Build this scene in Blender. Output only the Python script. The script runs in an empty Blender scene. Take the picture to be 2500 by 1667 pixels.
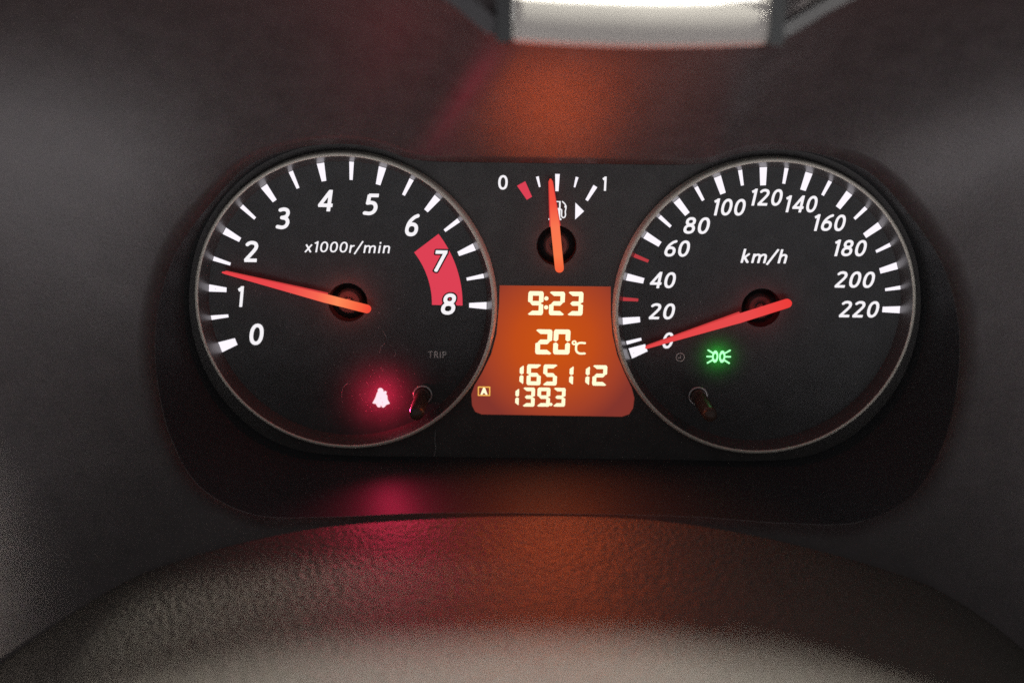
import bpy, bmesh, math, random
import numpy as np
from mathutils import Matrix, Vector

random.seed(7)
SC = bpy.context.scene
COL = SC.collection
MM = 0.001
R = math.radians

# ----------------------------------------------------------------- camera
cam_d = bpy.data.cameras.new('camera')
cam = bpy.data.objects.new('camera', cam_d)
COL.objects.link(cam)
right = Vector((0.99991, 0.00299, 0.01273))
up = Vector((-0.01308, 0.22853, 0.97345))
back = right.cross(up)
m = Matrix((right, up, back)).transposed().to_4x4()
m.translation = Vector((-14.24, -321.14, 63.98)) * MM
cam.matrix_world = m
cam_d.sensor_width = 36.0
cam_d.lens = 2400 / 2500 * 36.0
cam_d.clip_start = 0.005
cam_d.clip_end = 20
cam_d.dof.use_dof = True
cam_d.dof.focus_distance = 0.325
cam_d.dof.aperture_fstop = 4.5
SC.camera = cam

# ----------------------------------------------------------------- world (dim cabin light)
w = bpy.data.worlds.new('World')
SC.world = w
w.use_nodes = True
bg = w.node_tree.nodes['Background']
bg.inputs[0].default_value = (1.0, 0.95, 0.96, 1)
bg.inputs[1].default_value = 0.12

# ----------------------------------------------------------------- daylight through the windscreen
def area(name, loc, target, size, power, col, sy=None):
    d = bpy.data.lights.new(name, 'AREA')
    d.energy = power
    d.color = col
    d.size = size
    if sy:
        d.shape = 'RECTANGLE'; d.size_y = sy
    o = bpy.data.objects.new(name, d)
    COL.objects.link(o)
    o.location = Vector(loc) * MM
    o.rotation_euler = (Vector(target) * MM - o.location).to_track_quat('-Z', 'Y').to_euler()
    return o
area('windscreen_daylight', (40, 42, 560), (0, -120, -60), 0.12, 6.0, (1.0, 0.95, 0.87), 0.06)
sd = bpy.data.lights.new('side_window_daylight', 'SPOT')     # shaft of daylight on the left of the hood
sd.energy = 190.0; sd.color = (1.0, 0.97, 0.88); sd.spot_size = R(10.5); sd.spot_blend = 0.9; sd.shadow_soft_size = 0.03
shaft = bpy.data.objects.new('side_window_daylight', sd)
COL.objects.link(shaft)
shaft.location = Vector((700, -105, 350)) * MM
shaft.rotation_euler = (Vector((-212, -75, -38)) * MM - shaft.location).to_track_quat('-Z', 'Y').to_euler()
area('cabin_bounce_light', (70, -800, -420), (0, 0, 30), 0.8, 2.3, (1.0, 0.94, 0.97), 0.4)

SC.view_settings.view_transform = 'Standard'
SC.view_settings.look = 'None'
SC.view_settings.exposure = 0
SC.view_settings.gamma = 1
SC.render.engine = 'CYCLES'
SC.cycles.use_denoising = False
SC.cycles.use_light_tree = False
SC.cycles.max_bounces = 6
SC.cycles.diffuse_bounces = 3
SC.cycles.glossy_bounces = 4
SC.cycles.sample_clamp_indirect = 4

# ----------------------------------------------------------------- materials
def mat(name, col, rough=0.5, metal=0.0, spec=0.5, ior=1.5, grain=0.0, gscale=2500, bump=0.0, bscale=900, bdist=0.0003,
        coat=0.0, mottle=0.0, mscale=60):
    mt = bpy.data.materials.new(name)
    mt.use_nodes = True
    nt = mt.node_tree
    b = nt.nodes['Principled BSDF']
    b.inputs['Base Color'].default_value = (*col, 1)
    b.inputs['Roughness'].default_value = rough
    b.inputs['Metallic'].default_value = metal
    b.inputs['IOR'].default_value = ior
    b.inputs['Specular IOR Level'].default_value = spec
    b.inputs['Coat Weight'].default_value = coat
    tc = nt.nodes.new('ShaderNodeTexCoord')
    last = None
    if grain or mottle:
        mix = nt.nodes.new('ShaderNodeMix'); mix.data_type = 'RGBA'; mix.blend_type = 'MULTIPLY'
        mix.inputs[0].default_value = 1
        mix.inputs[6].default_value = (*col, 1)
        n = nt.nodes.new('ShaderNodeTexNoise'); n.inputs['Scale'].default_value = gscale; n.inputs['Detail'].default_value = 1
        nt.links.new(tc.outputs['Object'], n.inputs['Vector'])
        hs = nt.nodes.new('ShaderNodeHueSaturation')
        nt.links.new(n.outputs['Color'], hs.inputs['Color']); hs.inputs['Saturation'].default_value = 0.35
        r = nt.nodes.new('ShaderNodeMix'); r.data_type = 'RGBA'
        r.inputs[0].default_value = 0.5
        ma = nt.nodes.new('ShaderNodeVectorMath'); ma.operation = 'MULTIPLY_ADD'
        nt.links.new(hs.outputs['Color'], ma.inputs[0])
        ma.inputs[1].default_value = (2 * grain,) * 3
        ma.inputs[2].default_value = (1 - grain,) * 3
        out = ma.outputs[0]
        if mottle:
            n2 = nt.nodes.new('ShaderNodeTexNoise'); n2.inputs['Scale'].default_value = mscale; n2.inputs['Detail'].default_value = 3
            nt.links.new(tc.outputs['Object'], n2.inputs['Vector'])
            mb = nt.nodes.new('ShaderNodeVectorMath'); mb.operation = 'MULTIPLY_ADD'
            nt.links.new(n2.outputs['Fac'], mb.inputs[0])
            mb.inputs[1].default_value = (2 * mottle,) * 3
            mb.inputs[2].default_value = (1 - mottle,) * 3
            mm = nt.nodes.new('ShaderNodeVectorMath'); mm.operation = 'MULTIPLY'
            nt.links.new(out, mm.inputs[0]); nt.links.new(mb.outputs[0], mm.inputs[1])
            out = mm.outputs[0]
        nt.links.new(out, mix.inputs[7])
        nt.links.new(mix.outputs[2], b.inputs['Base Color'])
    if bump:
        n = nt.nodes.new('ShaderNodeTexNoise'); n.inputs['Scale'].default_value = bscale; n.inputs['Detail'].default_value = 3
        nt.links.new(tc.outputs['Object'], n.inputs['Vector'])
        bp = nt.nodes.new('ShaderNodeBump'); bp.inputs['Strength'].default_value = bump
        bp.inputs['Distance'].default_value = bdist
        nt.links.new(n.outputs['Fac'], bp.inputs['Height'])
        nt.links.new(bp.outputs[0], b.inputs['Normal'])
    return mt

def glow(name, col, strength=1.0, base=(0.02, 0.02, 0.02)):
    mt = bpy.data.materials.new(name)
    mt.use_nodes = True
    b = mt.node_tree.nodes['Principled BSDF']
    b.inputs['Base Color'].default_value = (*base, 1)
    b.inputs['Roughness'].default_value = 0.5
    b.inputs['Emission Color'].default_value = (*col, 1)
    b.inputs['Emission Strength'].default_value = strength
    b.inputs['Specular IOR Level'].default_value = 0.0
    mt.cycles.emission_sampling = 'NONE' if strength < 2 else 'AUTO'
    return mt

def ramp_glow(name, axis, stops, strength=1.0, radial=None, base=(0.05, 0.01, 0.01)):
    """light guide / backlight: emission that falls off along one object axis, or with distance from a point"""
    mt = glow(name, (1, 1, 1), strength, base)
    nt = mt.node_tree
    b = nt.nodes['Principled BSDF']
    tc = nt.nodes.new('ShaderNodeTexCoord')
    cr = nt.nodes.new('ShaderNodeValToRGB')
    e = cr.color_ramp.elements
    while len(e) < len(stops): e.new(0.5)
    for k, (p, c) in enumerate(stops):
        e[k].position = p; e[k].color = (*c, 1)
    if radial:
        c, lo, hi, sx = radial
        sub = nt.nodes.new('ShaderNodeVectorMath'); sub.operation = 'SUBTRACT'
        sub.inputs[1].default_value = Vector((c[0], 0, c[1])) * MM
        nt.links.new(tc.outputs['Object'], sub.inputs[0])
        ml = nt.nodes.new('ShaderNodeVectorMath'); ml.operation = 'MULTIPLY'
        ml.inputs[1].default_value = (sx, 0, 1)
        nt.links.new(sub.outputs[0], ml.inputs[0])
        ln = nt.nodes.new('ShaderNodeVectorMath'); ln.operation = 'LENGTH'
        nt.links.new(ml.outputs[0], ln.inputs[0])
        src = ln.outputs['Value']
    else:
        lo, hi = axis
        sp = nt.nodes.new('ShaderNodeSeparateXYZ')
        nt.links.new(tc.outputs['Object'], sp.inputs[0])
        src = sp.outputs[0]
    mr = nt.nodes.new('ShaderNodeMapRange')
    mr.inputs[1].default_value = lo * MM; mr.inputs[2].default_value = hi * MM
    nt.links.new(src, mr.inputs[0])
    nt.links.new(mr.outputs[0], cr.inputs[0])
    nt.links.new(cr.outputs[0], b.inputs['Emission Color'])
    return mt

M = {}
M['dial'] = mat('dial_black', (0.058, 0.062, 0.064), 0.62, grain=0.55, gscale=2200, mottle=0.4, mscale=140, bump=0.25, bscale=2500, bdist=0.0001)
M['fascia'] = mat('fascia_black', (0.062, 0.061, 0.060), 0.58, grain=0.55, gscale=2200, mottle=0.4, mscale=140, bump=0.25, bscale=2500, bdist=0.0001)
M['hub'] = mat('hub_black', (0.012, 0.012, 0.013), 0.35)
M['boss'] = mat('hub_boss_grey', (0.05, 0.05, 0.05), 0.35)
M['wall'] = mat('gauge_wall_gloss', (0.085, 0.085, 0.083), 0.34, ior=2.1)
M['ring'] = mat('satin_metal_ring', (0.90, 0.87, 0.76), 0.5, metal=0.05)
M['tunnel'] = mat('surround_black', (0.044, 0.047, 0.051), 0.55, ior=1.36, grain=0.5, gscale=2000, bump=0.3, bscale=1800, bdist=0.0001)
M['hood'] = mat('hood_plastic', (0.068, 0.057, 0.057), 0.44, ior=1.65, grain=0.5, gscale=1100, mottle=0.35, mscale=150, bump=0.35, bscale=1300, bdist=0.00015)
M['column'] = mat('column_cover_plastic', (0.120, 0.112, 0.097), 0.55, ior=1.5, grain=0.35, gscale=900, mottle=0.15, mscale=40, bump=1.0, bscale=620, bdist=0.001)
M['trim'] = mat('pale_trim', (0.66, 0.64, 0.59), 0.8, mottle=0.08, mscale=50)
M['lip_highlight'] = mat('grey_lip_highlight', (0.11, 0.11, 0.115), 0.5)  # lighter grey paints in the light caught by the lip rim
M['knob'] = mat('knob_reflection_brown', (0.085, 0.055, 0.042), 0.3)  # black knobs, browned to paint in the display's orange reflection
M['collar'] = mat('clear_collar', (0.62, 0.62, 0.62), 0.15, metal=0.5)
M['grey_print'] = mat('grey_print', (0.75, 0.74, 0.71), 0.7)
M['dark_print'] = mat('dark_print', (0.02, 0.012, 0.016), 0.7)
M['lint'] = mat('lint_grey', (0.5, 0.5, 0.5), 0.9)
M['white'] = glow('lit_white', (0.95, 0.90, 0.97), 1.05)
M['white_t'] = glow('lit_white_numeral', (0.93, 0.90, 0.93), 1.0)
M['red_tick'] = glow('lit_red_tick', (0.52, 0.045, 0.055), 0.9)
M['red_band'] = glow('lit_red_band', (0.76, 0.052, 0.09), 0.95)
M['needle'] = ramp_glow('needle_light_guide', (-8, 42), [(0.0, (0.90, 0.07, 0.04)), (0.10, (0.95, 0.15, 0.06)), (0.22, (0.98, 0.26, 0.10)), (0.36, (0.92, 0.13, 0.08)), (0.6, (0.82, 0.065, 0.07)), (1.0, (0.78, 0.055, 0.065))])
M['needle_red'] = ramp_glow('needle_light_guide_red', (-9, 42), [(0.0, (0.84, 0.045, 0.04)), (0.3, (0.80, 0.07, 0.07)), (1.0, (0.78, 0.06, 0.065))])
M['needle_fuel'] = ramp_glow('needle_light_guide_orange', (-9, 22), [(0.0, (0.90, 0.11, 0.04)), (0.2, (0.95, 0.20, 0.07)), (0.5, (0.94, 0.18, 0.08)), (0.75, (0.88, 0.085, 0.05)), (1.0, (0.84, 0.075, 0.05))])
M['needle_base'] = glow('needle_under_layer', (0.62, 0.05, 0.05), 0.9, (0.1, 0.01, 0.01))
M['screen'] = ramp_glow('orange_backlight', None, [(0.0, (0.72, 0.105, 0.006)), (0.45, (0.62, 0.085, 0.012)), (0.8, (0.42, 0.060, 0.025)), (1.0, (0.27, 0.042, 0.030))], 0.85, ((0, -13), 0, 31, 1.05), base=(0.002, 0.001, 0.001))
M['lcd'] = glow('lcd_digit', (1.0, 0.93, 0.60), 1.15)
M['amber'] = glow('lcd_amber', (0.95, 0.50, 0.10), 1.0)
M['frame'] = mat('screen_edge', (0.20, 0.10, 0.08), 0.5)
M['belt'] = glow('belt_light', (1.0, 0.70, 0.78), 1.15)
M['green'] = glow('green_light', (0.34, 1.0, 0.42), 1.6)

# ----------------------------------------------------------------- mesh helpers
def P(x, z, n): return (x * MM, -n * MM, z * MM)

def link(name, me, material, parent=None, smooth=False):
    o = bpy.data.objects.new(name, me)
    if material is not None: me.materials.append(material)
    COL.objects.link(o)
    if parent is not None: o.parent = parent
    if smooth:
        for p in me.polygons: p.use_smooth = True
    return o

def mesh(name, verts, faces, material, parent=None, smooth=False):
    me = bpy.data.meshes.new(name)
    me.from_pydata(verts, [], faces)
    me.update()
    return link(name, me, material, parent, smooth)

def empty(name, loc=(0, 0, 0), parent=None):
    o = bpy.data.objects.new(name, None)
    o.location = loc
    o.empty_display_size = 0.02
    COL.objects.link(o)
    if parent is not None: o.parent = parent
    return o

def prism(name, pts, n0, n1, material, parent):
    """polygon (x,z) counter-clockwise, front face at n1, back at n0"""
    a = sum(pts[i][0] * pts[(i + 1) % len(pts)][1] - pts[(i + 1) % len(pts)][0] * pts[i][1] for i in range(len(pts)))
    if a < 0: pts = pts[::-1]
    k = len(pts)
    v = [P(x, z, n1) for x, z in pts] + [P(x, z, n0) for x, z in pts]
    f = [list(range(k)), list(range(2 * k - 1, k - 1, -1))]
    for i in range(k):
        j = (i + 1) % k
        f.append([j, i, k + i, k + j])
    return mesh(name, v, f, material, parent)

def lathe(name, prof, cx, cz, material, parent, seg=160, smooth=True):
    v, f = [], []
    for (r, n) in prof:
        for i in range(seg):
            a = 2 * math.pi * i / seg
            v.append(P(cx + r * math.cos(a), cz + r * math.sin(a), n))
    for k in range(len(prof) - 1):
        for i in range(seg):
            j = (i + 1) % seg
            f.append([k * seg + i, (k + 1) * seg + i, (k + 1) * seg + j, k * seg + j])
    if prof[-1][0] < 0.01 or prof[0][0] < 0.01: pass
    return mesh(name, v, f, material, parent, smooth)

def catmull(pts, sub=8, closed=False):
    pts = [np.array(p, float) for p in pts]
    n = len(pts); out = []
    rng = n if closed else n - 1
    for i in range(rng):
        p0 = pts[(i - 1) % n] if (closed or i > 0) else 2 * pts[0] - pts[1]
        p1 = pts[i]; p2 = pts[(i + 1) % n]
        p3 = pts[(i + 2) % n] if (closed or i + 2 < n) else 2 * pts[-1] - pts[-2]
        for s in range(sub):
            t = s / sub
            out.append(0.5 * (2 * p1 + (p2 - p0) * t + (2 * p0 - 5 * p1 + 4 * p2 - p3) * t * t + (3 * p1 - p0 - 3 * p2 + p3) * t ** 3))
    if not closed: out.append(pts[-1])
    return out

# --- 2D signed fields -> flat print with clean outlines
def sd_seg(X, Z, a, b, r):
    ax, az = a; bx, bz = b
    dx, dz = bx - ax, bz - az
    L = dx * dx + dz * dz + 1e-12
    t = np.clip(((X - ax) * dx + (Z - az) * dz) / L, 0, 1)
    return np.hypot(X - ax - t * dx, Z - az - t * dz) - r

def sd_box(X, Z, a, b, r):
    """stroke with square ends"""
    ax, az = a; bx, bz = b
    L = math.hypot(bx - ax, bz - az)
    ux, uz = (bx - ax) / L, (bz - az) / L
    px, pz = X - (ax + bx) / 2, Z - (az + bz) / 2
    u = np.abs(px * ux + pz * uz) - L / 2
    v = np.abs(-px * uz + pz * ux) - r
    return np.hypot(np.maximum(u, 0), np.maximum(v, 0)) + np.minimum(np.maximum(u, v), 0)

def sd_poly(X, Z, pts):
    d = np.full(X.shape, 1e9); inside = np.zeros(X.shape, bool)
    n = len(pts)
    for i in range(n):
        a, b = pts[i], pts[(i + 1) % n]
        d = np.minimum(d, sd_seg(X, Z, a, b, 0))
        c = ((a[1] > Z) != (b[1] > Z)) & (X < (b[0] - a[0]) * (Z - a[1]) / (b[1] - a[1] + 1e-12) + a[0])
        inside ^= c
    return np.where(inside, -d, d)

def field_mesh(fn, x0, x1, z0, z1, cell):
    """fn(X,Z)->distance in mm; returns 2D verts and faces of the region where it is negative"""
    nx = int(math.ceil((x1 - x0) / cell)) + 1; nz = int(math.ceil((z1 - z0) / cell)) + 1
    xs = x0 + cell * np.arange(nx); zs = z0 + cell * np.arange(nz)
    X, Z = np.meshgrid(xs, zs)
    S = fn(X, Z)
    S = np.where(np.abs(S) < 1e-6, 1e-6, S)
    V, F, idx = [], [], {}
    def vid(x, z):
        k = (round(x, 5), round(z, 5))
        if k not in idx:
            idx[k] = len(V); V.append(k)
        return idx[k]
    I = S < 0
    for r in range(nz - 1):
        run = None
        for c in range(nx):
            full = c < nx - 1 and I[r, c] and I[r, c + 1] and I[r + 1, c] and I[r + 1, c + 1]
            if full:
                if run is None: run = c
                continue
            if run is not None:
                F.append([vid(xs[run], zs[r]), vid(xs[c], zs[r]), vid(xs[c], zs[r + 1]), vid(xs[run], zs[r + 1])])
                run = None
            if c < nx - 1 and (I[r, c] or I[r, c + 1] or I[r + 1, c] or I[r + 1, c + 1]):
                cs = [(r, c), (r, c + 1), (r + 1, c + 1), (r + 1, c)]
                poly = []
                for k in range(4):
                    a, b = cs[k], cs[(k + 1) % 4]
                    sa, sb = S[a], S[b]
                    if sa < 0: poly.append(vid(xs[a[1]], zs[a[0]]))
                    if (sa < 0) != (sb < 0):
                        t = sa / (sa - sb)
                        poly.append(vid(xs[a[1]] + t * (xs[b[1]] - xs[a[1]]), zs[a[0]] + t * (zs[b[0]] - zs[a[0]])))
                poly = [p for k, p in enumerate(poly) if p != poly[k - 1]]
                if len(poly) >= 3: F.append(poly)
    return V, F

_pc = {}
def print_obj(name, fn, box, n, material, parent, cell=0.16, key=None):
    if key is not None and key in _pc:
        V, F = _pc[key]
    else:
        V, F = field_mesh(fn, *box, cell)
        if key is not None: _pc[key] = (V, F)
    return mesh(name, [P(x, z, n) for x, z in V], F, material, parent)

# --- stroke font (unit cap height, humanist digits); B = square-ended stroke, C = curve
HS = 0.083
def ell(cx, cz, rx, rz, k=28, p=2.25):
    o = []
    for i in range(k + 1):
        a = 2 * math.pi * i / k
        c, s = math.cos(a), math.sin(a)
        o.append((cx + rx * math.copysign(abs(c) ** (2 / p), c), cz + rz * math.copysign(abs(s) ** (2 / p), s)))
    return o
def cm(*p): return [tuple(q) for q in catmull(p, 7)]
G = {
 '0': (0.62, [('C', ell(.31, .5, .227, .417))]),
 '1': (0.36, [('B', (.24, 0), (.24, 1)), ('B', (.25, .93), (.04, .80))]),
 '2': (0.60, [('C', cm((.07, .83), (.15, .895), (.27, .917), (.41, .88), (.475, .77), (.46, .65), (.37, .50), (.23, .31), (.08, .11))), ('B', (.02, .083), (.57, .083))]),
 '3': (0.58, [('C', cm((.09, .88), (.25, .917), (.40, .87), (.455, .745), (.40, .60), (.24, .535))), ('C', cm((.20, .535), (.40, .49), (.49, .33), (.43, .16), (.27, .085), (.05, .115)))]),
 '4': (0.66, [('B', (.50, 1), (.50, 0)), ('C', [(.47, .925), (.085, .29)]), ('B', (.02, .283), (.66, .283))]),
 '5': (0.58, [('B', (.12, .917), (.55, .917)), ('B', (.15, .95), (.125, .52)), ('C', cm((.12, .565), (.27, .585), (.42, .53), (.49, .36), (.43, .17), (.27, .083), (.05, .10)))]),
 '6': (0.62, [('C', ell(.32, .315, .225, .232)), ('C', cm((.53, .93), (.38, .86), (.22, .70), (.13, .52), (.097, .33)))]),
 '7': (0.58, [('B', (.03, .917), (.57, .917)), ('C', [(.49, .90), (.19, .06)]), ('B', (.20, .10), (.165, 0))]),
 '8': (0.62, [('C', ell(.31, .735, .190, .182)), ('C', ell(.31, .293, .227, .210))]),
 'x': (0.52, [('B', (.04, 0), (.46, .70)), ('B', (.04, .70), (.46, 0))]),
 'r': (0.40, [('B', (.11, 0), (.11, .70)), ('C', cm((.12, .42), (.19, .58), (.33, .635)))]),
 '/': (0.46, [('B', (-.04, -.12), (.44, 1.06))]),
 'm': (0.98, [('B', (.11, 0), (.11, .70)), ('C', cm((.12, .46), (.22, .60), (.36, .635), (.46, .56), (.48, .40), (.48, .06))), ('B', (.48, .2), (.48, 0)), ('C', cm((.49, .46), (.60, .60), (.73, .635), (.83, .56), (.85, .40), (.85, .06))), ('B', (.85, .2), (.85, 0))]),
 'i': (0.24, [('B', (.11, 0), (.11, .70)), ('B', (.11, .84), (.11, 1.0))]),
 'n': (0.62, [('B', (.11, 0), (.11, .70)), ('C', cm((.12, .46), (.22, .60), (.36, .635), (.46, .56), (.48, .40), (.48, .06))), ('B', (.48, .2), (.48, 0))]),
 'k': (0.56, [('B', (.11, 0), (.11, 1.06)), ('C', [(.13, .33), (.42, .66)]), ('C', [(.22, .40), (.46, .06)])]),
 'h': (0.62, [('B', (.11, 0), (.11, 1.06)), ('C', cm((.12, .46), (.22, .60), (.36, .635), (.46, .56), (.48, .40), (.48, .06))), ('B', (.48, .2), (.48, 0))]),
 'T': (0.70, [('B', (.03, .93), (.67, .93)), ('B', (.35, 1), (.35, 0))]),
 'R': (0.66, [('B', (.12, 0), (.12, 1)), ('C', cm((.12, .93), (.36, .93), (.50, .86), (.53, .74), (.49, .60), (.34, .52), (.12, .52))), ('B', (.34, .52), (.60, 0))]),
 'I': (0.30, [('B', (.15, 0), (.15, 1))]),
 'P': (0.64, [('B', (.12, 0), (.12, 1)), ('C', cm((.12, .93), (.36, .93), (.50, .86), (.54, .72), (.49, .56), (.34, .47), (.12, .47)))]),
}
def text_field(s, h, hs=HS, gap=0.10, width=None, grow=0.0, shear=0.16):
    """returns field function of a sheared line of text with its left end at 0, baseline 0, and its width"""
    adv, items, x = [], [], 0.0
    for ch in s:
        wd, st = G[ch]
        items.append((x, st)); x += wd + gap
    total = x - gap
    sx = h if width is None else width / (total + shear * 0.55)
    def fn(X, Z):
        z = Z / h
        xx = X / sx - shear * (z - 0.0) + shear * 0.0
        # distances measured in real mm: scale coordinates back with h
        out = np.full(X.shape, 1e9)
        for ox, st in items:
            for q in st:
                if q[0] == 'B':
                    d = sd_box(xx * h, z * h, ((q[1][0] + ox) * h, q[1][1] * h), ((q[2][0] + ox) * h, q[2][1] * h), hs * h)
                    out = np.minimum(out, d)
                else:
                    pts = q[1]
                    for a, b in zip(pts[:-1], pts[1:]):
                        out = np.minimum(out, sd_seg(xx * h, z * h, ((a[0] + ox) * h, a[1] * h), ((b[0] + ox) * h, b[1] * h), hs * h))
        return out - grow
    W = sx * (total + shear)
    return fn, W

def text(name, s, cx, cz, h, n, material, parent, width=None, hs=HS, gap=0.10, grow=0.0, shear=0.16, cell=0.15):
    fn, W = text_field(s, h, hs, gap, width, grow, shear)
    x0 = cx - W / 2; z0 = cz - h / 2
    g = grow + 0.4
    return print_obj(name, lambda X, Z: fn(X - x0, Z - z0), (x0 - g, x0 + W + g, z0 - g - 0.15 * h, z0 + h * 1.1 + g), n, material, parent, cell)

# =================================================================== the hood (surround of the cluster)
FAS = [(0, 47.3), (20, 47.3), (40, 47.4), (48, 48.4), (58, 51.6), (70, 53), (84, 51.1), (98, 45), (110, 34.5), (118.5, 21), (122.6, 6), (123, -8), (120, -22), (113, -35), (102, -46), (88, -52.3), (70, -54), (45, -54), (20, -54), (0, -54)]
FRT = [(0, 48, 6), (20, 48, 6), (40, 48.1, 6), (48, 49, 6), (57, 51.8, 6), (68, 53.1, 6.5), (83, 51.6, 8), (97.5, 46, 10), (110.5, 32.5, 13), (119.5, 19, 17), (124.5, 4, 20), (126, -9, 22), (125, -22, 24.5), (121, -37, 28), (112, -52, 31), (95, -60.5, 33), (72, -60, 35.5), (45, -58, 36.5), (20, -57, 37.5), (0, -56.8, 38)]
def full(half):
    k = len(half[0])
    left = [tuple([-p[0], *p[1:]]) for p in half[-2:0:-1]]
    return list(half) + left
SUB = 8
fas = [(p[0], p[1], -4.0) for p in catmull([(a, b, 0) for a, b in full(FAS)], SUB, True)]
frt = [tuple(p) for p in catmull(full(FRT), SUB, True)]
NP = len(fas)
# lip of the hood: lower over the trim insert, cut back in the middle
LIPR = [(15, 80, 70), (30, 80, 70), (41, 80.2, 70), (49, 82.5, 70), (60, 88.5, 70), (76, 93, 71), (98, 97, 72), (130, 99, 73), (165, 92, 75), (185, 70, 78), (196, 40, 82), (200, 5, 86), (200, -30, 90), (192, -70, 95), (175, -110, 100), (140, -130, 104), (100, -134, 106), (60, -134, 107), (30, -134, 108), (10, -134, 108)]
LIPL = [(-6, 80, 70), (-14, 80.2, 70), (-21, 82.5, 70), (-30, 88.5, 70), (-42, 93, 70), (-66, 97, 70), (-98, 99, 70), (-130, 97, 70), (-160, 88, 70), (-182, 68, 70), (-195, 40, 72), (-200, 5, 76), (-200, -30, 82), (-195, -70, 88), (-178, -110, 95), (-140, -130, 100), (-100, -134, 104), (-60, -134, 106)]
lipc = LIPR + LIPL[::-1]
assert len(lipc) == len(full(FRT)), (len(lipc), len(full(FRT)))
lip = [tuple(p) for p in catmull(lipc, SUB, True)]

def loft(name, rows, material, parent, smooth=True, flip=False):
    v = [P(*p) for r in rows for p in r]
    f = []
    for k in range(len(rows) - 1):
        for i in range(NP):
            j = (i + 1) % NP
            q = [k * NP + i, k * NP + j, (k + 1) * NP + j, (k + 1) * NP + i]
            f.append(q[::-1] if flip else q)
    return mesh(name, v, f, material, parent, smooth)

hood = empty('instrument_hood', P(0, 54, 40))
hood['label'] = 'dark grey moulded plastic hood curving round the instrument cluster'
hood['category'] = 'dashboard hood'
HB = hood.matrix_basis.copy()
def to_hood(o):
    o.parent = hood
    o.matrix_parent_inverse = Matrix.Translation(hood.location).inverted()
    return o
rows = []
for t in (0, .03, .12, .3, .5, .7, .88, .97, 1.0):
    r = []
    for a, b in zip(fas, frt):
        r.append(tuple(a[k] + (b[k] - a[k]) * t for k in range(3)))
    rows.append(r)
to_hood(loft('inner_surround', rows, M['tunnel'], None))
rows = []
for s in range(0, 25):
    t = s / 24
    g = 1 - (1 - t) ** 1.75
    gn = t ** 1.05
    r = []
    for a, b in zip(frt, lip):
        # rounded little lip at the start so the opening has a soft edge
        e = 0.9 * math.exp(-t * 40)
        r.append((a[0] + (b[0] - a[0]) * g, a[1] + (b[1] - a[1]) * g, a[2] + (b[2] - a[2]) * gn + 0.4 - e * 0.4))
    rows.append(r)
bowl = to_hood(loft('bowl', rows, M['hood'], None))
md = bowl.modifiers.new('thickness', 'SOLIDIFY'); md.thickness = 0.002; md.offset = -1 
# rolled rim along the lip
rows = []
for k in range(13):
    a = math.pi * 1.5 * k / 12 - math.pi * 0.5
    r = []
    for i, b in enumerate(lip):
        c = Vector((b[0] - 5, b[1] - 0)); d = c.normalized()
        mid = 1 / (1 + math.exp((abs(b[0] - 15.4) - 36) / 1.5)) if b[1] > 0 else 0
        ro = 4.0 * (1 + math.sin(a)) * (1 - 0.7 * mid); rn = 3.2 * math.cos(a)
        r.append((b[0] + d.x * ro * 0.6, b[1] + d.y * ro * 2.0, b[2] + rn + 0.3))
    rows.append(r)
to_hood(loft('lip_rim', rows, M['hood'], None))
# pale insert in the middle of the upper lip, with a dark joint at each end
v, f = [], []
xs = [-15.2 + 61.2 * i / 24 for i in range(25)]
prof = [(79.6, 68.5), (79.2, 71), (79.4, 74.2), (80.4, 75.6), (83, 76.2), (88.4, 76.2), (89.2, 75.9), (89.5, 75.2), (89.4, 70)]
for x in xs:
    sag = 1.2 * ((x - 15) / 31) ** 2
    for z, n in prof: v.append(P(x, z + sag * 0.8 , n))
L = len(prof)
for i in range(24):
    for k in range(L - 1):
        f.append([i * L + k, i * L + k + 1, (i + 1) * L + k + 1, (i + 1) * L + k])
f.append(list(range(L))[::-1]); f.append([24 * L + k for k in range(L)])
to_hood(mesh('trim_insert', v, f, M['trim'], None, True))
for x in (-17.2, 47.7):
    to_hood(prism('joint', [(x - 1.7, 79.8), (x + 1.9, 79.8), (x + 1.9, 94), (x - 1.7, 94)], 66, 76.5, M['tunnel'], None))

for q in ([(-19.0, 81.3), (-19.0, 85.2), (-23.2, 88.6), (-28.5, 93), (-36, 93), (-28, 87.2), (-22, 82.4)], [(49.8, 81.6), (49.8, 84.8), (56, 88.6), (63, 92.5), (71, 93.5), (60, 87.6), (53, 83.2)]):
    to_hood(prism('lip_highlight', q, 66, 74.6, M['lip_highlight'], None))  # wedges added to show the lip's lit edge

for q in ([(-18.7, 83.5), (-23.2, 87.6), (-29.5, 93), (-29.5, 98), (-18.7, 98)], [(49.5, 83.5), (56, 87.6), (64, 92.5), (64, 98), (49.5, 98)]):
    to_hood(prism('lip_corner', q, 65, 72.5, M['hood'], None))

# =================================================================== steering column cover in front
prof = [(-260, -170), (-215, -130), (-171, -99.7), (-142.7, -83), (-115, -69.7), (-75.5, -58.9), (-36, -54.7), (-0.7, -53.35), (28.5, -54.3), (54.7, -58), (81, -64), (108, -72.3), (122, -79.3), (144, -93.6), (190, -128), (240, -170)]
cur = catmull(prof, 5)
along = [(30, 26), (36, 14), (41, 5.5), (44.5, 1.6), (48, 0), (53, -0.3), (60, 0.0), (72, 0.8), (86, 1.9), (100, 3.0), (115, 4.2), (130, 5.6), (142, 8.5), (150, 14), (154, 24)]
v = [P(c[0], c[1] - d, n) for (n, d) in along for c in cur]
K = len(cur); f = []
for a in range(len(along) - 1):
    for i in range(K - 1):
        f.append([a * K + i, (a + 1) * K + i, (a + 1) * K + i + 1, a * K + i + 1])
cover = mesh('steering_column_cover', v, f, M['column'], None, True)
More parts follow.
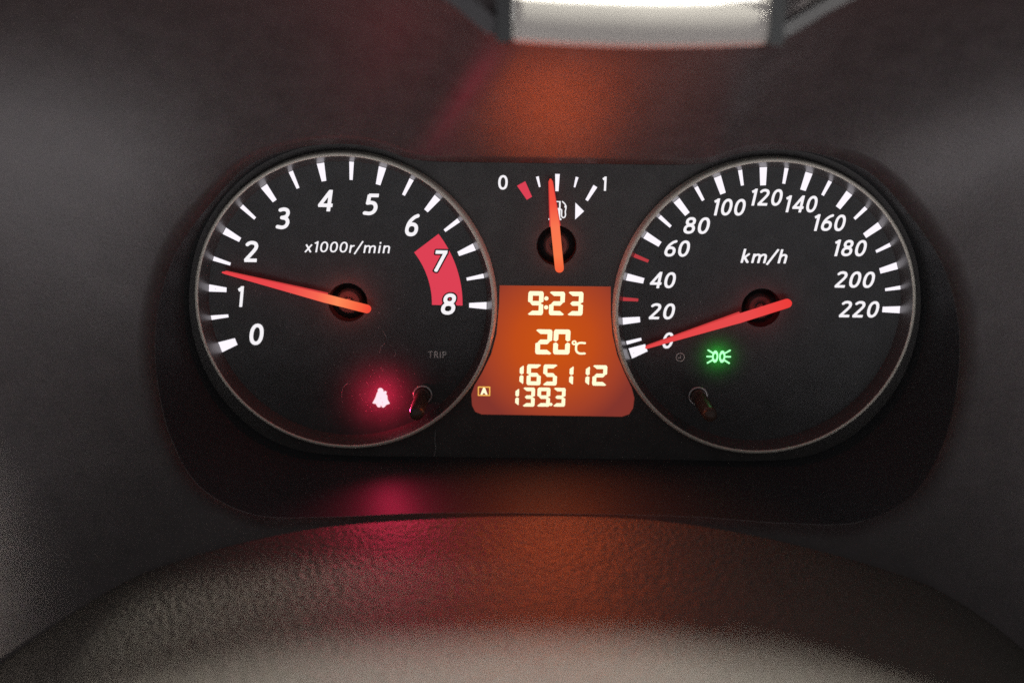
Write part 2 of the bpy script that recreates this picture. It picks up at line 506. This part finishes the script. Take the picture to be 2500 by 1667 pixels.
cover['label'] = 'grained grey arched steering column cover below the cluster, paler along its near edge'
cover['category'] = 'column cover'
md = cover.modifiers.new('thickness', 'SOLIDIFY'); md.thickness = 0.003; md.offset = 1
md.offset = -1

# =================================================================== the instrument cluster
clu = empty('instrument_cluster', P(0, 0, -10))
clu['label'] = 'lit black car instrument cluster with two round gauges and an orange display'
clu['category'] = 'instrument cluster'
def part(o):
    o.parent = clu
    o.matrix_parent_inverse = Matrix.Translation(clu.location).inverted()
    return o

GX = 70.02
# fascia with round openings
bm = bmesh.new()
def loop(pts):
    vs = [bm.verts.new(p) for p in pts]
    for i in range(len(vs)): bm.edges.new((vs[i], vs[(i + 1) % len(vs)]))
loop([P(p[0], p[1], -4) for p in fas])
for cx, cz, r, k in ((-GX, 0, 50.45, 160), (GX, 0, 50.45, 160), (0.15, 20.5, 6.6, 48)):
    loop([P(cx + r * math.cos(2 * math.pi * i / k), cz + r * math.sin(2 * math.pi * i / k), -4) for i in range(k)])
bmesh.ops.triangle_fill(bm, edges=bm.edges[:], use_beauty=True, use_dissolve=False)
for fc in bm.faces:
    if fc.normal.y > 0: fc.normal_flip()
me = bpy.data.meshes.new('fascia'); bm.to_mesh(me); bm.free()
fascia = part(link('fascia', me, M['fascia']))

def dial(name, cx, label):
    d = part(lathe(name, [(47.15, -6), (30, -6), (15, -6), (6.6, -6)], cx, 0, M['dial'], None, 128, False))
    d['label'] = label
    lathe('bezel_ring', [(48.92, -0.6), (49.05, -0.15), (49.3, 0.0), (50.05, -0.6), (50.4, -1.5), (50.7, -4.15), (50.9, -4.6), (52.5, -4.8)], cx, 0, M['ring'], d, 200)
    lathe('inner_wall', [(48.95, -0.5), (48.6, -1.5), (47.1, -6.0), (47.0, -6.4), (49.0, -6.6)], cx, 0, M['wall'], d, 160)
    lathe('hub_recess', [(6.62, -5.95), (6.5, -6.3), (6.4, -10), (3.0, -10.3), (0.001, -10.3)], cx, 0, M['hub'], d, 64)
    lathe('hub_boss', [(4.6, -10.2), (4.0, -7.6), (3.4, -7.2), (1.2, -7.1), (1.1, -5.4), (0.001, -5.4)], cx, 0, M['boss'], d, 48)
    return d

tach = dial('tachometer', -GX, 'round engine speed gauge at left with a red zone from 7 to 8')
speed = dial('speedometer', GX, 'round speed gauge at right marked 0 to 220')

NT = -5.9
def tick(d, cx, ang, ri, ro, wi, wo, material):
    c, s = math.cos(ang), math.sin(ang)
    q = [(cx + r * c - o * s, r * s + o * c) for r, o in ((ri, -wi / 2), (ro, -wo / 2), (ro, wo / 2), (ri, wi / 2))]
    return prism('tick_mark', q, -6.05, NT, material, d)

for k in range(1, 17):
    t = k / 2
    a = 3.48583 - 0.436997 * t
    if k % 2 == 0: tick(tach, -GX, a, 41.1, 47.0, 1.55, 2.45, M['white'])
    else: tick(tach, -GX, a, 41.1, 47.0, 1.0, 1.5, M['white'])
prism('tick_mark', [(-GX + x * .985, z * .985) for x, z in ((-45.4, -14.7), (-44.2, -18.2), (-38.77, -15.45), (-39.59, -13.11))], -6.05, NT, M['white'], tach)
for v_ in range(20, 221, 10):
    a = 3.57791 - 0.0162633 * v_
    if v_ % 20 == 0: tick(speed, GX, a, 41.1, 47.0, 1.85, 2.4, M['white'])
    elif v_ in (30, 50): tick(speed, GX, a, 41.8, 47.0, 1.0, 1.3, M['red_tick'])
    else: tick(speed, GX, a, 41.9, 47.0, 0.95, 1.3, M['white'])
a = math.atan2(-12.1, -42.7)
tick(speed, GX, a, 41.7, 46.9, 0.95, 1.25, M['white'])
prism('tick_mark', [(GX + x, z) for x, z in ((-44.35, -14.73), (-43, -18.25), (-37.79, -15.61), (-38.79, -13.14))], -6.05, NT, M['white'], speed)

# red zone
pts = [(-GX + 38.85 * math.cos(R(q)), 38.85 * math.sin(R(q))) for q in np.linspace(-0.8, 37.5, 24)] + \
      [(-GX + 28.5 * math.cos(R(q)), 28.5 * math.sin(R(q))) for q in np.linspace(37.5, -0.9, 24)]
v = [P(x, z, -5.95) for x, z in pts]
f = [[i, i + 1, 46 - i, 47 - i] for i in range(23)]
rb = mesh('red_zone', v, f, M['red_band'], tach)
for s, cx, cz, wd, h in (('7', -38.78, 14.61, 4.87, 7.1), ('8', -35.79, -0.1, 5.44, 7.35)):
    text('numeral_outline', s, cx, cz, h, -5.92, M['dark_print'], tach, wd, grow=0.48)
for s, cx, cz, wd, h in (('0', -101.47, -11.47, 5.41, 7.47), ('1', -106.3, 1.56, 2.75, 7.15), ('2', -101.75, 16.93, 5.15, 7.13), ('3', -90.6, 28.14, 4.85, 7.25), ('4', -76.42, 34.17, 5.5, 7.05), ('5', -61.35, 33.11, 5.1, 7.1), ('6', -48.03, 26.4, 4.95, 7.35), ('7', -38.78, 14.61, 4.87, 7.1), ('8', -35.79, -0.1, 5.44, 7.35)):
    o = text('numeral', s, cx, cz, h, -5.88, M['white_t'], tach, wd)
    o['label'] = 'white numeral ' + s
for s, cx, cz, wd, h in (('0', 39.03, -11.74, 4.1, 5.7), ('20', 36.65, -1.63, 8.9, 5.6), ('40', 36.33, 9.08, 8.97, 5.55), ('60', 40.58, 19.8, 8.83, 5.55), ('80', 46.72, 27.54, 8.98, 5.6), ('100', 57.01, 33.76, 11.27, 5.6), ('120', 69.11, 37.14, 11.03, 5.55), ('140', 80.68, 35.1, 11.26, 5.55), ('160', 90.57, 29.05, 11.23, 5.55), ('180', 98.19, 20.71, 11.5, 5.55), ('200', 101.0, 10.09, 13.4, 5.65), ('220', 103.4, -0.02, 13.5, 5.75)):
    o = text('numeral', s, cx, cz, h, -5.88, M['white_t'], speed, wd, hs=0.078, gap=0.13, cell=0.14)
    o['label'] = 'white numeral ' + s
text('unit_lettering', 'x1000r/min', -69.39, 18.8, 3.75, -5.88, M['white_t'], tach, 29.1, hs=0.062, gap=0.10, cell=0.13)
text('unit_lettering', 'km/h', 70.06, 17.5, 4.45, -5.88, M['white_t'], speed, 16.2, hs=0.075, gap=0.10, cell=0.13)
text('trip_lettering', 'TRIP', -39.79, -17.76, 2.3, -5.88, M['grey_print'], tach, 6.4, hs=0.065, gap=0.10, shear=0.0, cell=0.1)

# needles
def needle(d, name, cx, cz, ang, tail, tip, wt, wtip, m1, hub_r, nn):
    top, k = [], 10
    for i in range(k + 1):
        a = math.pi / 2 + math.pi * i / k
        top.append((-tail + wt + wt * math.cos(a), wt * math.sin(a)))
    top += [(hub_r, -wt * 1.02), (tip - 1.0, -wtip), (tip, -wtip * 0.5), (tip, wtip * 0.5), (tip - 1.0, wtip), (hub_r, wt * 1.02)]
    c = len(top)
    V, F = [], []
    mid = [sum(p[0] for p in top) / c, 0]
    for sc, n in ((1.0, nn - 1.5), (1.0, nn - 0.35), (0.0, nn)):
        for x, z in top:
            if sc == 0.0: V.append(P(x - 0.3 * (1 if x > 0 else -1) * (0.5 if x > 0 else 1), z * 0.70, n))
            else: V.append(P(x, z, n))
    F.append([2 * c + i for i in range(c)])
    for r in range(2):
        for i in range(c):
            j = (i + 1) % c
            F.append([r * c + i, r * c + j, (r + 1) * c + j, (r + 1) * c + i])
    F.append([i for i in range(c)][::-1])
    o = mesh(name, V, F, m1, d)
    o.location = (cx * MM, 0, cz * MM)
    o.rotation_euler = (0, -ang, 0)
    q = [(hub_r - 0.3, -wt * 1.28), (tip - 0.8, -wtip * 1.35), (tip - 0.2, 0), (tip - 0.8, wtip * 1.35), (hub_r - 0.3, wt * 1.28)]
    b = prism('needle_under_layer', q, nn - 2.6, nn - 1.52, M['needle_base'], d)
    b.location = o.location; b.rotation_euler = o.rotation_euler
    return o
needle(tach, 'needle', -GX, 0.25, R(180 - 13.9), 8.5, 42.2, 1.35, 0.33, M['needle'], 7.2, -1.6)
needle(speed, 'needle', GX, -0.3, R(180 + 18.9), 9.6, 41.3, 1.45, 0.30, M['needle_red'], 8.0, -1.6)

# --- fuel gauge
fuel = part(lathe('fuel_gauge', [(6.62, -3.95), (6.5, -4.3), (6.4, -8), (3.0, -8.3), (0.001, -8.3)], 0.15, 20.5, M['hub'], None, 64))
fuel['label'] = 'small fuel gauge between the two round gauges, needle near half'
lathe('hub_boss', [(4.6, -8.2), (4.0, -5.6), (3.4, -5.2), (1.2, -5.1), (1.1, -3.6), (0.001, -3.6)], 0.15, 20.5, M['boss'], fuel, 48)
needle(fuel, 'needle', 0.25, 20.5, R(97.0), 8.6, 22.2, 1.45, 0.55, M['needle_fuel'], 7.0, -0.4)
NF = -3.9
def bar(a, b, wa, wb, material, parent, name='tick_mark'):
    dx, dz = b[0] - a[0], b[1] - a[1]; L = math.hypot(dx, dz); px, pz = -dz / L, dx / L
    return prism(name, [(a[0] + px * wa / 2, a[1] + pz * wa / 2), (a[0] - px * wa / 2, a[1] - pz * wa / 2), (b[0] - px * wb / 2, b[1] - pz * wb / 2), (b[0] + px * wb / 2, b[1] + pz * wb / 2)], NF - 0.15, NF, material, parent)
o = prism('red_reserve_mark', [(-13.27, 40.01), (-10.59, 41.49), (-8.28, 36.51), (-9.98, 35.46)], NF - .15, NF, M['red_band'], fuel)
bar((-6.65, 43.06), (-5.82, 39.68), 0.95, 0.55, M['white'], fuel)
bar((-0.10, 43.98), (-0.14, 38.4), 1.5, 1.0, M['white'], fuel)
bar((6.34, 43.06), (5.56, 39.75), 0.95, 0.55, M['white'], fuel)
bar((12.4, 40.22), (9.66, 35.54), 1.5, 0.95, M['white'], fuel)
text('numeral', '0', -17.87, 41.03, 4.8, -3.88, M['white_t'], fuel, 3.25, hs=0.075, shear=0.02, cell=0.13)
text('numeral', '1', 15.35, 41.04, 4.62, -3.88, M['white_t'], fuel, 1.55, hs=0.085, shear=0.02, cell=0.13)
prism('filler_side_arrow', [(6.0, 34.77), (8.92, 31.99), (6.08, 29.25)], NF - .15, NF, M['white'], fuel)
def pump(X, Z):
    d = np.maximum(np.abs(X + 0.6) - 1.75, np.abs(Z - 32.2) - 3.0)
    win = np.maximum(np.abs(X + 0.6) - 1.25, np.abs(Z - 33.9) - 0.95)
    d = np.maximum(d, -win)
    d = np.minimum(d, np.maximum(np.abs(X + 0.6) - 2.15, np.abs(Z - 29.25) - 0.28))
    for a, b in zip(*(lambda p: (p[:-1], p[1:]))(cm((1.1, 32.6), (1.55, 32.2), (1.55, 30.6), (1.9, 29.85), (2.55, 29.95), (2.85, 30.7), (2.75, 31.8), (2.95, 33.2), (2.6, 34.2), (1.75, 35.05)))):
        d = np.minimum(d, sd_seg(X, Z, a, b, 0.2))
    d = np.minimum(d, sd_box(X, Z, (2.45, 33.5), (3.1, 33.3), 0.35))
    return d
print_obj('fuel_pump_symbol', pump, (-3.2, 3.8, 28.5, 35.8), -3.88, M['white_t'], fuel, 0.13)

# --- orange display
out = [(-18.61, 6.89), (-18.72, 0.45), (-19.1, -4.68), (-19.5, -9.84), (-21.26, -16.8), (-24.2, -23.2), (-26.9, -28.0), (-28.0, -31.2), (-27.7, -35.2), (-26.6, -37.4), (-24.35, -38.3), (24.05, -38.47), (26.5, -37.6), (27.8, -35.4), (28.1, -31.8), (27.0, -28.0), (24.4, -22.9), (21.6, -16.5), (19.75, -9.4), (18.95, -2.5), (18.6, 6.98)]
screen = part(prism('display_screen', out, -4.5, -3.9, M['screen'], None))
screen['label'] = 'orange backlit display with clock, temperature and distance'
k = len(out); v, f = [], []
c0 = (0, -16)
for i, (x, z) in enumerate(out):
    a = Vector(out[i - 1]) ; b = Vector(out[(i + 1) % k]); t = (b - a).normalized(); nrm = Vector((-t.y, t.x))
    if (Vector((x, z)) - Vector(c0)).dot(nrm) < 0: nrm = -nrm
    v += [P(x, z, -3.85), P(x + nrm.x * 0.22, z + nrm.y * 0.22, -3.85)]
for i in range(k):
    j = (i + 1) % k
    f.append([2 * i, 2 * i + 1, 2 * j + 1, 2 * j])
mesh('screen_edge', v, f, M['frame'], screen)

SEG = {'0': 'abcdef', '1': 'bc', '2': 'abged', '3': 'abgcd', '5': 'afgcd', '6': 'afgedc', '9': 'abfgcd'}
NL = -3.8
def digit(ch, cx, cz, wd, h, s=None, sl=0.02):
    s = s or h * 0.185
    W, H, mth = wd, h, h / 2
    e = s * 0.06
    polys = {
     'a': [(e * 6, H), (W - e * 6, H), (W - e, H - e * 4), (W - s, H - s), (s, H - s), (e, H - e * 4)],
     'd': [(e, e * 4), (e * 6, 0), (W - e * 6, 0), (W - e, e * 4), (W - s, s), (s, s)],
     'f': [(0, H - s * .45), (e * 2, H - e * 5), (s, H - s), (s, mth + s * .5), (s * .55, mth + e * 1.5), (0, mth + s * .35)],
     'e': [(0, s * .45), (0, mth - s * .35), (s * .55, mth - e * 1.5), (s, mth - s * .5), (s, s), (e * 2, e * 5)],
     'b': [(W, H - s * .45), (W - e * 2, H - e * 5), (W - s, H - s), (W - s, mth + s * .5), (W - s * .55, mth + e * 1.5), (W, mth + s * .35)],
     'c': [(W, s * .45), (W, mth - s * .35), (W - s * .55, mth - e * 1.5), (W - s, mth - s * .5), (W - s, s), (W - e * 2, e * 5)],
     'g': [(s * .5, mth), (s, mth + s * .5), (W - s, mth + s * .5), (W - s * .5, mth), (W - s, mth - s * .5), (s, mth - s * .5)],
    }
    V, F = [], []
    x0, z0 = cx - W / 2, cz - H / 2
    for q in SEG[ch]:
        p = polys[q]
        a = sum(p[i][0] * p[(i + 1) % len(p)][1] - p[(i + 1) % len(p)][0] * p[i][1] for i in range(len(p)))
        if a < 0: p = p[::-1]
        b = len(V)
        V += [P(x0 + x + sl * (z - H / 2), z0 + z, NL) for x, z in p]
        F.append(list(range(b, b + len(p))))
    o = mesh('display_digit', V, F, M['lcd'], screen)
    return o
for ch, cx, cz, wd, h in (('9', -6.44, 1.02, 5.17, 8.16), ('2', 0.71, 1.02, 5.2, 8.1), ('3', 6.95, 1.05, 5.1, 8.16),
        ('2', -3.45, -12.3, 5.6, 8.7), ('0', 2.65, -12.25, 5.65, 8.7),
        ('6', -6.62, -23.89, 4.82, 7.39), ('5', -1.04, -23.88, 4.75, 7.39), ('2', 15.93, -23.83, 4.92, 7.25),
        ('3', -8.19, -31.85, 4.1, 6.8), ('9', -3.09, -31.78, 4.4, 6.8), ('3', 2.32, -31.76, 4.1, 6.7)):
    digit(ch, cx, cz, wd, h)
for cx, cz, h in ((-10.7, -23.93, 7.3), (6.33, -23.96, 7.2), (11.89, -23.97, 7.3), (-12.17, -31.87, 6.6)):
    digit('1', cx - 1.75, cz, 4.6, h)
def disc(name, cx, cz, r, material, parent, n, r0=0.0):
    pts = [(cx + r * math.cos(2 * math.pi * i / 20), cz + r * math.sin(2 * math.pi * i / 20)) for i in range(20)]
    if r0 == 0: return mesh(name, [P(x, z, n) for x, z in pts], [list(range(20))], material, parent)
    ins = [(cx + r0 * math.cos(2 * math.pi * i / 20), cz + r0 * math.sin(2 * math.pi * i / 20)) for i in range(20)]
    return mesh(name, [P(x, z, n) for x, z in pts + ins], [[i, (i + 1) % 20, 20 + (i + 1) % 20, 20 + i] for i in range(20)], material, parent)
disc('display_dot', -2.89, 2.70, 0.72, M['lcd'], screen, NL)
disc('display_dot', -2.89, -0.36, 0.72, M['lcd'], screen, NL)
disc('display_dot', -0.55, -34.35, 0.55, M['lcd'], screen, NL + .02)
def celsius(X, Z):
    d = np.abs(np.hypot(X - 6.87, Z + 12.45) - 0.58) - 0.27
    for a, b in zip(*(lambda p: (p[:-1], p[1:]))(cm((10.55, -12.55), (8.75, -12.5), (7.75, -13.2), (7.55, -14.3), (7.75, -15.4), (8.75, -16.15), (10.55, -16.15)))):
        d = np.minimum(d, sd_seg(X, Z, a, b, 0.36))
    return d
print_obj('display_unit', celsius, (5.5, 11.5, -17, -11), NL, M['lcd'], screen, 0.13)
def abox(X, Z):
    q = np.maximum(np.abs(X + 23.63) - 2.15, np.abs(Z + 29.97) - 1.68)
    return np.maximum(q, -(q + 0.42))
print_obj('display_frame', abox, (-26.5, -21, -32.5, -27.5), NL, M['amber'], screen, 0.12)
def alet(X, Z):
    d = sd_poly(X, Z, [(-24.85, -31.2), (-23.95, -28.7), (-23.3, -28.7), (-22.4, -31.2), (-23.1, -31.2), (-23.3, -30.65), (-23.95, -30.65), (-24.15, -31.2)])
    return d
print_obj('display_letter', alet, (-26, -21, -32, -28), NL + .02, M['lcd'], screen, 0.1)

# --- warning lamps
bx, bz = -59.48, -33.5
def belt(X, Z):
    x, z = X - bx, Z - bz
    d = sd_poly(x, z, [(-1.05, 2.0), (0.9, 2.2), (1.9, 1.3), (2.16, .85), (2.3, -.6), (3.0, -1.9), (1.9, -2.3), (1, -3.3), (.35, -3.2), (.05, -1.9), (-.26, -3.2), (-1, -3.2), (-1.7, -2.0), (-2.75, -1.85), (-1.85, -.2)]) - 0.12
    d = np.minimum(d, np.hypot(x, z - 2.6) - 1.0)
    d = np.minimum(d, sd_seg(x, z, (1.0, 1.2), (1.6, 2.05), 0.5))
    return d
bl = print_obj('seat_belt_warning_light', belt, (bx - 4, bx + 4, bz - 4.5, bz + 4.5), -5.88, M['belt'], None, 0.14)
part(bl); bl['label'] = 'glowing red seat belt warning symbol, white at its core'
lx, lz = 56.66, -17.18
def side(X, Z):
    x, z = X - lx, Z - lz
    d = np.full(X.shape, 1e9)
    for s in (-1, 1):
        e = np.abs(np.hypot((x - s * 1.2) / 0.78, (z - 0.0) / 1.6) - 1.0) * 0.78 - 0.26
        d = np.minimum(d, e)
        for a, b in (((1.75, 1.05), (3.75, 2.25)), ((2.25, 0.0), (4.0, 0.0)), ((1.75, -1.05), (3.7, -2.25))):
            d = np.minimum(d, sd_seg(x, z, (s * a[0], a[1]), (s * b[0], b[1]), 0.26))
    return d
sl = print_obj('side_light_indicator', side, (lx - 5, lx + 5, lz - 3.2, lz + 3.2), -5.88, M['green'], None, 0.12)
part(sl); sl['label'] = 'glowing green side light symbol'
def clock(X, Z):
    x, z = X - 43.5, Z + 17.57
    d = np.abs(np.hypot(x, z) - 1.42) - 0.14
    d = np.minimum(d, sd_seg(x, z, (0.1, -0.25), (0.1, 0.75), 0.12))
    return np.minimum(d, sd_seg(x, z, (0.1, -0.2), (-0.75, -0.2), 0.12))
part(print_obj('clock_symbol', clock, (41, 46, -20, -15), -5.88, M['grey_print'], None, 0.09))

def halo_light(name, x, z, n, power, col, radius, parent):
    d = bpy.data.lights.new(name, 'SPOT'); d.spot_size = R(150); d.spot_blend = 0.6
    d.energy = power; d.color = col; d.shadow_soft_size = radius * MM
    o = bpy.data.objects.new(name, d)
    COL.objects.link(o)
    o.location = P(x, z, n)
    o.rotation_euler = (R(90), 0, 0)   # added light ahead of the symbol, casts a halo back on the dial
    return o
part(halo_light('seat_belt_halo', bx, bz, 1.8, 0.0105, (1.0, 0.02, 0.085), 2.0, clu))
part(halo_light('side_light_halo', lx, lz, -2.0, 0.0018, (0.02, 1.0, 0.05), 1.5, clu))
for tz, pw in ((60, 0.058), (-60, 0.024)):
    d = area('display_fill_light', (0, 3.2, -14), (0, -100, -14 + tz), 0.034, pw, (1.0, 0.115, 0.012), 0.036)  # added unseen lights ahead of the screen, tilted at hood and column
    part(d); d.data.spread = R(125)
sb = bpy.data.lights.new('seat_belt_fill_light', 'SPOT'); sb.energy = 0.085; sb.color = (1.0, 0.025, 0.11)  # added unseen spot, throws the symbol's red on hood and column
sb.spot_size = R(150); sb.spot_blend = 1.0; sb.shadow_soft_size = 0.0025
o = bpy.data.objects.new('seat_belt_fill_light', sb); COL.objects.link(o); o.location = P(bx, bz, -3.0)
o.rotation_euler = (Vector((0.2, -1, 0.25))).to_track_quat('-Z', 'Y').to_euler(); part(o)
for x, z, n, p, c in ((-GX, 0.25, -3.3, 0.005, (1.0, 0.10, 0.08)), (GX, -0.3, -3.3, 0.0025, (1.0, 0.07, 0.07)), (0.2, 20.5, -2.1, 0.0035, (1.0, 0.10, 0.06))):
    q = bpy.data.lights.new('needle_lamp', 'POINT'); q.energy = p; q.color = c; q.shadow_soft_size = 0.0008
    o = bpy.data.objects.new('needle_lamp', q); COL.objects.link(o); o.location = P(x, z, n); part(o)

# --- reset knobs standing out of the dials
for nm, x, z, lab in (('reset_knob', -44.9, -32.0, 'black stalk knob at the lower right of the left gauge'), ('reset_knob', 50.3, -31.2, 'black stalk knob at the lower left of the right gauge')):
    kb = part(lathe(nm, [(2.55, -5.9), (2.5, 3), (2.45, 15), (2.2, 16.6), (1.4, 17.4), (0.001, 17.6)], x, z, M['knob'], None, 40))
    kb['label'] = lab
    prof = [(3.05 + 0.38 * math.cos(q), -5.4 + 0.38 * math.sin(q)) for q in np.linspace(-math.pi / 2, 1.5 * math.pi, 13)]
    lathe('collar', prof, x, z, M['collar'], kb, 48)

# --- lint and dust on the dials
def fibre(pts, n, r=0.07):
    c = catmull([(a, b, 0) for a, b in pts], 5)
    V, F = [], []
    for i, p in enumerate(c):
        q = c[min(i + 1, len(c) - 1)] - c[max(i - 1, 0)]
        L = math.hypot(q[0], q[1]) or 1
        px, pz = -q[1] / L, q[0] / L
        V += [P(p[0] + px * r, p[1] + pz * r, n), P(p[0], p[1], n + r), P(p[0] - px * r, p[1] - pz * r, n)]
        if i:
            b = 3 * i
            F += [[b - 3, b - 2, b + 1, b], [b - 2, b - 1, b + 2, b + 1]]
    return mesh('lint_fibre', V, F, M['lint'], None)
for pts in (((-58.5, -9.6), (-57.9, -10.3), (-57.2, -12.0)), ((-57.6, -14.0), (-59.0, -15.2), (-59.6, -17.4)), ((-54.4, -16.2), (-54.0, -17.5), (-54.8, -18.8)), ((-71.0, -28.3), (-72.6, -30.2), (-73.0, -33.5))):
    o = fibre(pts, -5.85, 0.075); o.parent = tach
o = fibre([(-40.4, -44.5), (-40.6, -48), (-40.3, -51), (-40.9, -53.6)], -3.5, 0.07); part(o)
V, F = [], []
for i in range(300):
    gx = random.choice((-GX, -GX, GX)); r = 46 * math.sqrt(random.random()); a = random.uniform(math.pi * 0.95, 2.1 * math.pi)
    x, z = gx + r * math.cos(a), r * math.sin(a)
    if i % 4 == 0:
        gx = -GX; x, z = bx + random.gauss(0, 7), bz + 2 + random.gauss(0, 6)
        if math.hypot(x - gx, z) > 46: continue
    if math.hypot(x - gx, z) < 9: continue
    s = random.uniform(0.05, 0.16)
    b = len(V)
    for q in range(5):
        t = 2 * math.pi * q / 5 + i
        V.append(P(x + s * math.cos(t) * random.uniform(.6, 1.2), z + s * math.sin(t), -5.86))
    F.append(list(range(b, b + 5)))
o = part(mesh('dust', V, F, M['lint'], None)); o['kind'] = 'stuff'

# =================================================================== bright daylight beyond the hood
sky = mesh('sky', [P(-900, 40, -500), P(900, 40, -500), P(900, 800, -350), P(-900, 800, -350)], [[0, 1, 2, 3]], glow('sky_daylight', (1.0, 0.99, 0.96), 1.5, (0, 0, 0)), None)
sky['kind'] = 'structure'
